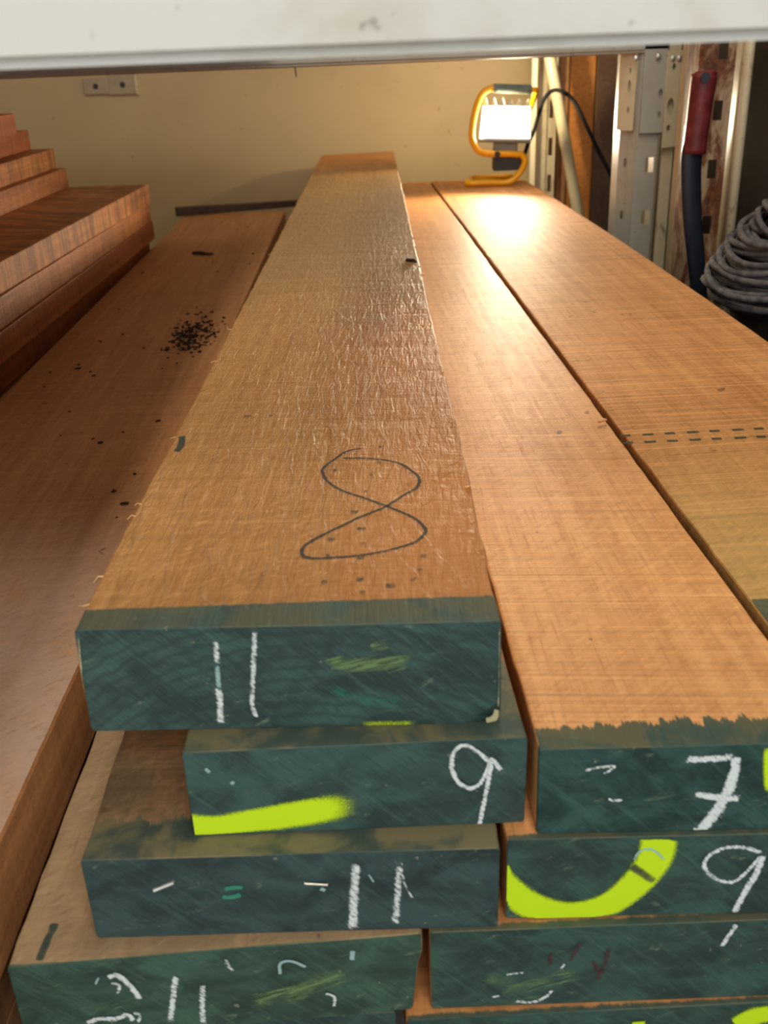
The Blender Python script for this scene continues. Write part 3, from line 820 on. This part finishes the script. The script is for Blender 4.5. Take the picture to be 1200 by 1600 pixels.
# ------------------------------------------------------------------ work lamp
LY = 2.80
lamp = empty('work_lamp', (.39, LY, ZC - .331)); tag(lamp, 'yellow framed work lamp switched on, standing on the wide board', 'work lamp')
inv = -Vector(lamp.location)
L = lambda px, py, Y=LY: at(px, py, Y) + inv
r = .0085
zb = r + .0014
pA = L(731, 286); pA.z = zb
pB = L(795, 283); pB.z = zb
S = [pA, (pA + pB) / 2 + Vector((0, 0, 0)), pB, L(811, 271), L(820, 254), L(816, 243), L(806, 241), L(785, 240.5), L(760, 240), L(747, 235), L(739, 222), L(737, 210), L(740, 185), L(746, 162), L(753, 147), L(763, 139.5), L(772, 138)]
tube('tube_frame', S, r, YEL, lamp, 14, 5)
# base loop running back from the front bar
back = [pA, pA + Vector((.004, .03, 0)), pA + Vector((.02, .10, 0)), pA + Vector((.05, .115, 0)), pB + Vector((0, .115, 0)), pB + Vector((.022, .10, 0))]
for v in back: v.z = zb
tube('base_loop', back, r, YEL, lamp, 12, 5)
tube('handle_grip', [L(771, 138), L(800, 139), L(830, 140)], .0115, GRIP, lamp, 16, 4)
tube('tube_frame', [L(830, 140), L(838, 141), L(842, 147) + Vector((0, .05, 0)), L(838, 170) + Vector((0, .09, 0)), L(822, 200) + Vector((0, .09, 0))], r * .8, YEL, lamp, 12, 5)
for ch in lamp.children:
    if ch.name.split('.')[0] in ('tube_frame', 'base_loop'):
        for v in ch.data.vertices: v.co.z = max(v.co.z, .0012)
# head
hc = L(790, 191, LY + .01)
Hm = Matrix.Translation(hc) @ Matrix.Rotation(math.radians(-9), 4, 'Z') @ Matrix.Rotation(math.radians(-2), 4, 'X') @ Matrix.Rotation(.04, 4, 'Y')
hw, hh = .070, .041
housing = plain('lamp_housing', srgb(120, 118, 108), .45)
def trap(bm, y0, y1, w0, w1, h0, h1, mtx, k=.93):
    v = []
    for (y, w, h) in ((y0, w0, h0), (y1, w1, h1)):
        for sx, sz in ((-1, -1), (1, -1), (1, 1), (-1, 1)):
            v.append(bm.verts.new(mtx @ Vector((sx * w * (k if sz > 0 else 1), y, sz * h))))
    for f in ((0, 1, 2, 3), (7, 6, 5, 4), (0, 4, 5, 1), (1, 5, 6, 2), (2, 6, 7, 3), (3, 7, 4, 0)): bm.faces.new([v[i] for i in f])
bm = bmesh.new(); trap(bm, .0, .035, hw, hw * .8, hh, hh * .75, Hm); from_bm('housing', bm, housing, lamp)
bm = bmesh.new(); bm_box(bm, (-hw, -.012, -hh - .010), (hw, .004, -hh - .001), .002, Hm); from_bm('lower_rim', bm, housing, lamp)
em = NT('lit_lens'); em.b.inputs['Emission Color'].default_value = (1, .93, .72, 1); em.b.inputs['Emission Strength'].default_value = 7
em.b.inputs['Base Color'].default_value = (.9, .9, .85, 1)
bm = bmesh.new(); trap(bm, -.010, -.0005, hw * .93, hw * .95, hh * .92, hh * .95, Hm); from_bm('lens', bm, em.m, lamp)
finm = plain('fin_metal', srgb(215, 210, 190), .3, .2)
for k in range(6):
    x = -hw * .80 + k * hw * .32
    bm = bmesh.new()
    tri = [(x - .0075, hh * .98), (x + .0075, hh * .98), (x + .001, hh * .98 + .018)]
    vv = [[bm.verts.new(Hm @ Vector((a, y, z))) for a, z in tri] for y in (-.012, .03)]
    bm.faces.new(vv[0]); bm.faces.new(vv[1][::-1])
    for i in range(3): bm.faces.new((vv[0][i], vv[0][(i + 1) % 3], vv[1][(i + 1) % 3], vv[1][i]))
    from_bm('cooling_fin', bm, em.m if False else finm, lamp)
bm = bmesh.new(); bm_box(bm, (-.030, -.006, -hh - .034), (.036, .02, -hh - .010), .003, Hm); from_bm('bracket', bm, housing, lamp)
a = L(771, 250, LY + .02); b = L(814, 265, LY + .02)
bm = bmesh.new(); bm_box(bm, (a.x, a.y - .016, b.z), (b.x, a.y + .03, a.z + .012), .003); from_bm('junction_box', bm, DARK, lamp)
bm = bmesh.new(); bmesh.ops.create_cone(bm, cap_ends=True, segments=16, radius1=.008, radius2=.008, depth=.01, matrix=Matrix.Translation(L(777, 241, LY - .008)) @ Matrix.Rotation(hp, 4, 'X'))
from_bm('bolt', bm, DARK, lamp)
al = bpy.data.lights.new('lens_light', 'AREA'); al.shape = 'RECTANGLE'; al.size = .13; al.size_y = .085; al.energy = 13; al.color = (1.0, .82, .58); al.spread = math.radians(128)
alo = bpy.data.objects.new('lens_light', al); COL.objects.link(alo); alo.parent = lamp
alo.matrix_local = Hm @ Matrix.Translation((0, -.013, 0)) @ Matrix.Rotation(-.30, 4, 'Z') @ Matrix.Rotation(-hp - .30, 4, 'X')
bl = bpy.data.lights.new('lamp_light', 'POINT'); bl.energy = 5.5; bl.color = (1.0, .80, .50); bl.shadow_soft_size = .012
blo = bpy.data.objects.new('lamp_light', bl); COL.objects.link(blo); blo.parent = lamp
blo.location = Hm @ Vector((0, .01, hh + .035))
# cable
cable = [at(812, 262, LY + .02), at(817, 250, LY + .01), at(826, 222, 2.84), at(834, 205, 2.88), at(843, 175, 2.92), at(852, 152, 2.93), at(866, 141, 2.93), at(884, 146, 2.88),
         at(900, 163, 2.82), at(918, 200, 2.75), at(937, 240, 2.74), at(955, 275, 2.72), at(965, 305, 2.71), at(968, 340, 2.7), at(969, 380, 2.7)]
last = cable[-1]
cable += [last + Vector((.0, 0, -.12)), Vector((last.x + .02, last.y + .02, .06)), Vector((last.x + .05, last.y + .1, .006)), Vector((last.x + .15, last.y + .2, .006))]
tube('power_cable', [v + inv for v in cable], .0055, plain('black_cable', srgb(24, 25, 26), .8, spec=.15), lamp, 8, 6)

# ------------------------------------------------------------------ red gripped tool
TY = 1.74
tool = empty('hand_tool', (.57, TY, 0)); tag(tool, 'long navy steel tool with a red rubber grip leaning by the rusty upright', 'hand tool')
ti = -Vector(tool.location)
T = lambda px, py, Y=TY: at(px, py, Y) + ti
def flatbar(bm, pts, w, th):
    path = smooth_path(pts, 5); rings = []
    for i, p in enumerate(path):
        t = (path[min(i + 1, len(path) - 1)] - path[max(i - 1, 0)]).normalized()
        s = Vector((0, 1, 0)).cross(t).normalized(); nn = t.cross(s)
        ww = w(i / (len(path) - 1)) if callable(w) else w
        rings.append([bm.verts.new(p + s * ww * math.cos(a) + nn * th * math.sin(a)) for a in [2 * math.pi * (k + .5) / 12 for k in range(12)]])
    for a, b in zip(rings, rings[1:]):
        for k in range(12): bm.faces.new((a[k], a[(k + 1) % 12], b[(k + 1) % 12], b[k]))
    bm.faces.new(rings[0][::-1]); bm.faces.new(rings[-1])
bm = bmesh.new()
bot = T(1091, 445); d = (T(1091, 445) - T(1082, 330)); d = d * ((bot.z - .003) / -d.z)
flatbar(bm, [T(1087, 215), T(1080, 250), T(1081, 330), T(1086, 387), bot, bot + d * .5, bot + d], lambda t: .0188 - .006 * t, .008); from_bm('shaft', bm, NAVY, tool, True)
bm = bmesh.new(); bm_tube(bm, smooth_path([T(1101, 116), T(1096, 150), T(1090, 195), T(1084, 240)], 6), lambda t: .0208 * (1 - .10 * t), 18)
from_bm('grip', bm, RED, tool, True)
bm = bmesh.new(); bm_tube(bm, [T(1101, 110), T(1101, 113.5), T(1101, 118)], lambda t: .013 + .0068 * min(1, t * 1.6), 18); from_bm('grip_end', bm, RED, tool, True)
bm = bmesh.new(); bmesh.ops.create_cone(bm, cap_ends=True, segments=16, radius1=.008, radius2=.008, depth=.004, matrix=Matrix.Translation(T(1102, 121, TY - .0195)) @ Matrix.Rotation(hp, 4, 'X'))
from_bm('hang_hole', bm, DARK, tool)
bm = bmesh.new(); flatbar(bm, [T(1083, 130, TY + .004), T(1076, 175, TY + .004), T(1067, 238, TY + .004)], .002, .004); from_bm('steel_edge', bm, STAPLE, tool, True)

# ------------------------------------------------------------------ rope on a dark drum
drum = empty('drum', (.742, 1.52, 0)); tag(drum, 'dark steel drum under the heap of grey rope', 'drum')
bm = bmesh.new()
prof = [(.0, 0), (.165, 0), (.168, .006), (.165, .012), (.165, .14), (.169, .146), (.165, .152), (.165, .29), (.169, .296), (.168, .302), (.160, .303), (0, .300)]
rings = [[bm.verts.new((rr * math.cos(a), rr * math.sin(a), z)) for a in [2 * math.pi * k / 40 for k in range(40)]] for rr, z in prof[1:-1]]
for a, b in zip(rings, rings[1:]):
    for k in range(40): bm.faces.new((a[k], a[(k + 1) % 40], b[(k + 1) % 40], b[k]))
bm.faces.new(rings[0][::-1]); bm.faces.new(rings[-1])
from_bm('body', bm, plain('dark_drum_paint', srgb(52, 50, 36), .55), drum)
bm = bmesh.new(); bmesh.ops.create_cone(bm, cap_ends=True, segments=20, radius1=.024, radius2=.022, depth=.012, matrix=Matrix.Translation((.09, .05, .307))); from_bm('bung', bm, DARK, drum)
s = NT('grey_cotton_rope'); o = s.coord()
nz = s.noise(o, 260, 3, .6); wv = s.noise(s.mapping(o, (60, 60, 60)), 1, 3)
ROPE = s.fin(s.mix(s.ss(wv, .3, .7), srgb(112, 107, 106), srgb(74, 73, 78)), .95, s.bump(nz, .0015, .9))
rc = Vector((.742, 1.52, .309))
bm = bmesh.new()
rr = random.Random(3)
RS = .0049
def strand(pts, n=3): bm_tube(bm, smooth_path(pts, n), RS, 7)
loop_i = 0
for lev in range(12):                         # loops heaped up into a dome
    h = .002 + lev * .0095
    Rm = .198 * math.sqrt(max(.04, 1 - (h / .120) ** 2))
    for j in range(4):
        Rr = Rm - j * .0105 + rr.uniform(-.007, .007)
        if Rr < .03: continue
        ph = rr.uniform(0, 6.28); a1 = rr.uniform(.003, .009); ox, oy = rr.uniform(-.006, .006), rr.uniform(-.006, .006)
        pts = []
        for i in range(25):
            t = 2 * math.pi * i / 24
            q = Rr * (1 + .035 * math.sin(3 * t + ph))
            x = ox + q * math.cos(t); y = oy + q * .93 * math.sin(t)
            z = RS + h + .30 * (x + .2) * (.25 + .75 * h / .11) + a1 * math.sin(2 * t + ph) + a1 * .5 * math.sin(5 * t)
            pts.append(rc + Vector((x, y, max(RS, z))))
        strand(pts, 2)
for k in range(15):                           # a tail of strands thrown over the heap, falling towards the camera
    pts = []
    for i in range(10):
        t = i / 9
        x = .06 - .13 * t + (k - 6) * .008 * (.5 + 1.2 * t) + .012 * math.sin(4 * t + k)
        y = .10 - .29 * t + .01 * math.sin(5 * t + k * 2)
        q = min(1, math.hypot(x / .205, y / .195))
        z = .118 * math.sqrt(max(0, 1 - q * q)) + .30 * (x + .2) * .8 + .012 + .006 * math.sin(7 * t + k)
        pts.append(rc + Vector((x, y, max(RS, z))))
    strand(pts)
for k in range(4):                            # knot around the tail
    pts = []
    for i in range(13):
        a0 = 2 * math.pi * i / 12
        pts.append(rc + Vector((-.055 + .055 * math.cos(a0), -.125 + .010 * k - .02 * math.cos(a0), .128 + .022 * math.sin(a0))))
    strand(pts, 2)
rope = from_bm('rope_coil', bm, ROPE, None, True); tag(rope, 'heaped grey cotton rope at the right edge', 'rope')

# ------------------------------------------------------------------ loose bits
STK = wood('dark_stick_wood', srgb(84, 62, 48), srgb(56, 40, 30), 99, 0, 0, .1)
bm = bmesh.new()
pa = Vector((-.535, 3.075, ZC - .4145)); pb = Vector((-.135, 3.21, ZC - .4145))
dx = (pb - pa); ln = dx.length
bm_box(bm, (0, -.012, 0), (ln, .012, .026), .002)
bmesh.ops.subdivide_edges(bm, edges=[e for e in bm.edges if e.calc_length() > .2], cuts=10)
for v in bm.verts:
    v.co.z *= 1 - .35 * v.co.x / ln; v.co.y += .002 * math.sin(v.co.x * 20)
o = from_bm('stick', bm, STK); o.location = pa; o.rotation_euler.z = math.atan2(dx.y, dx.x)
tag(o, 'dark stick lying across the far end of the brown board', 'stick')
BARK = plain('dark_bark', srgb(44, 30, 20), .9, 0, .4, 80, .001)
def chipobj(p, ln, w, th, rz, name, label, mat, cat):
    bm = bmesh.new()
    path = [Vector((ln * (t - .5), .18 * w * math.sin(t * 7), th * (.5 + .25 * math.sin(t * 5)))) for t in [i / 6 for i in range(7)]]
    bm_tube(bm, path, lambda t: w * .5 * (.55 + .45 * math.sin(math.pi * min(1, t + .15)) + .12 * math.sin(t * 17)), 7)
    for v in bm.verts: v.co.z = max(0, (v.co.z - th * .5) * th / w + th * .5)
    o = from_bm(name, bm, mat); o.location = p; o.rotation_euler.z = rz
    return tag(o, label, cat)
p = at_h(317, 398, .4149)
chipobj(p, .055, .016, .007, -.35, 'wood_chip', 'dark wood chip lying on the far part of the brown board', BARK, 'wood chip')
p = at_h(942, 660, .3308)
chipobj(p, .012, .005, .004, .8, 'wood_chip', 'tiny pale wood chip in the joint beside the wide board', plain('pale_chip', srgb(236, 180, 120), .8), 'wood chip')
p = at_h(652, 412, .331)
bm = bmesh.new(); bm_tube(bm, [at_h(636, 407, .2693), at_h(647, 409, .2693) + Vector((0, 0, .002)), at_h(652, 412, .272), at_h(653, 418, .278)], lambda t: .0032 * (1 - .7 * t), 6)
for v in bm.verts: v.co -= A.location
bmesh.ops.rotate(bm, verts=bm.verts, matrix=Matrix.Rotation(-A.rotation_euler.z, 3, 'Z'))
from_bm('splinter', bm, BARK, A)
# splinters along the top board's left edge
for k in range(18):
    v = R.uniform(.02, .8) ** 1.4
    L0 = 2.75 * v; 
    bm = bmesh.new(); ln = R.uniform(.0015, .004)
    x = R.uniform(-.0006, .001); side = 0 if k % 3 else .2245
    if side: x = side - .0005; ln *= -1
    bm_tube(bm, [Vector((x + .002 * (1 if not side else -1), L0, .0645)), Vector((x - ln * .4, L0 + R.uniform(-.003, .003), .0650)), Vector((x - ln, L0 + R.uniform(-.006, .006), .0650 + R.uniform(-.002, .003)))], lambda t: .0007 * (1 - .7 * t), 5)
    from_bm('splinter', bm, plain('splinter_wood', srgb(224, 178, 120), .7) if k == 0 else bpy.data.materials['splinter_wood'], A)
# crumbs of bark on the brown board
bm = bmesh.new(); rr = random.Random(11)
for k in range(330):
    if k < 270:
        px = rr.gauss(302, 17); py = rr.gauss(524, 15)
        px += (py - 524) * -.4
    else: px = rr.uniform(60, 400); py = rr.uniform(350, 820)
    p = at_h(px, py, .4149)
    if not (-.505 < p.x < -.235): continue
    s_ = rr.uniform(.0008, .0028) * (1.3 if k < 60 else 1)
    m = Matrix.Translation(p + Vector((0, 0, s_ * .62))) @ Matrix.Rotation(rr.uniform(0, 3), 4, 'Z') @ Matrix.Diagonal((s_ * rr.uniform(1, 2.4), s_, s_ * .6, 1))
    bmesh.ops.create_icosphere(bm, subdivisions=1, radius=1, matrix=m)
tag(from_bm('bark_crumbs', bm, BARK), 'scatter of dark bark crumbs on the brown board', 'bark crumbs', kind='stuff')
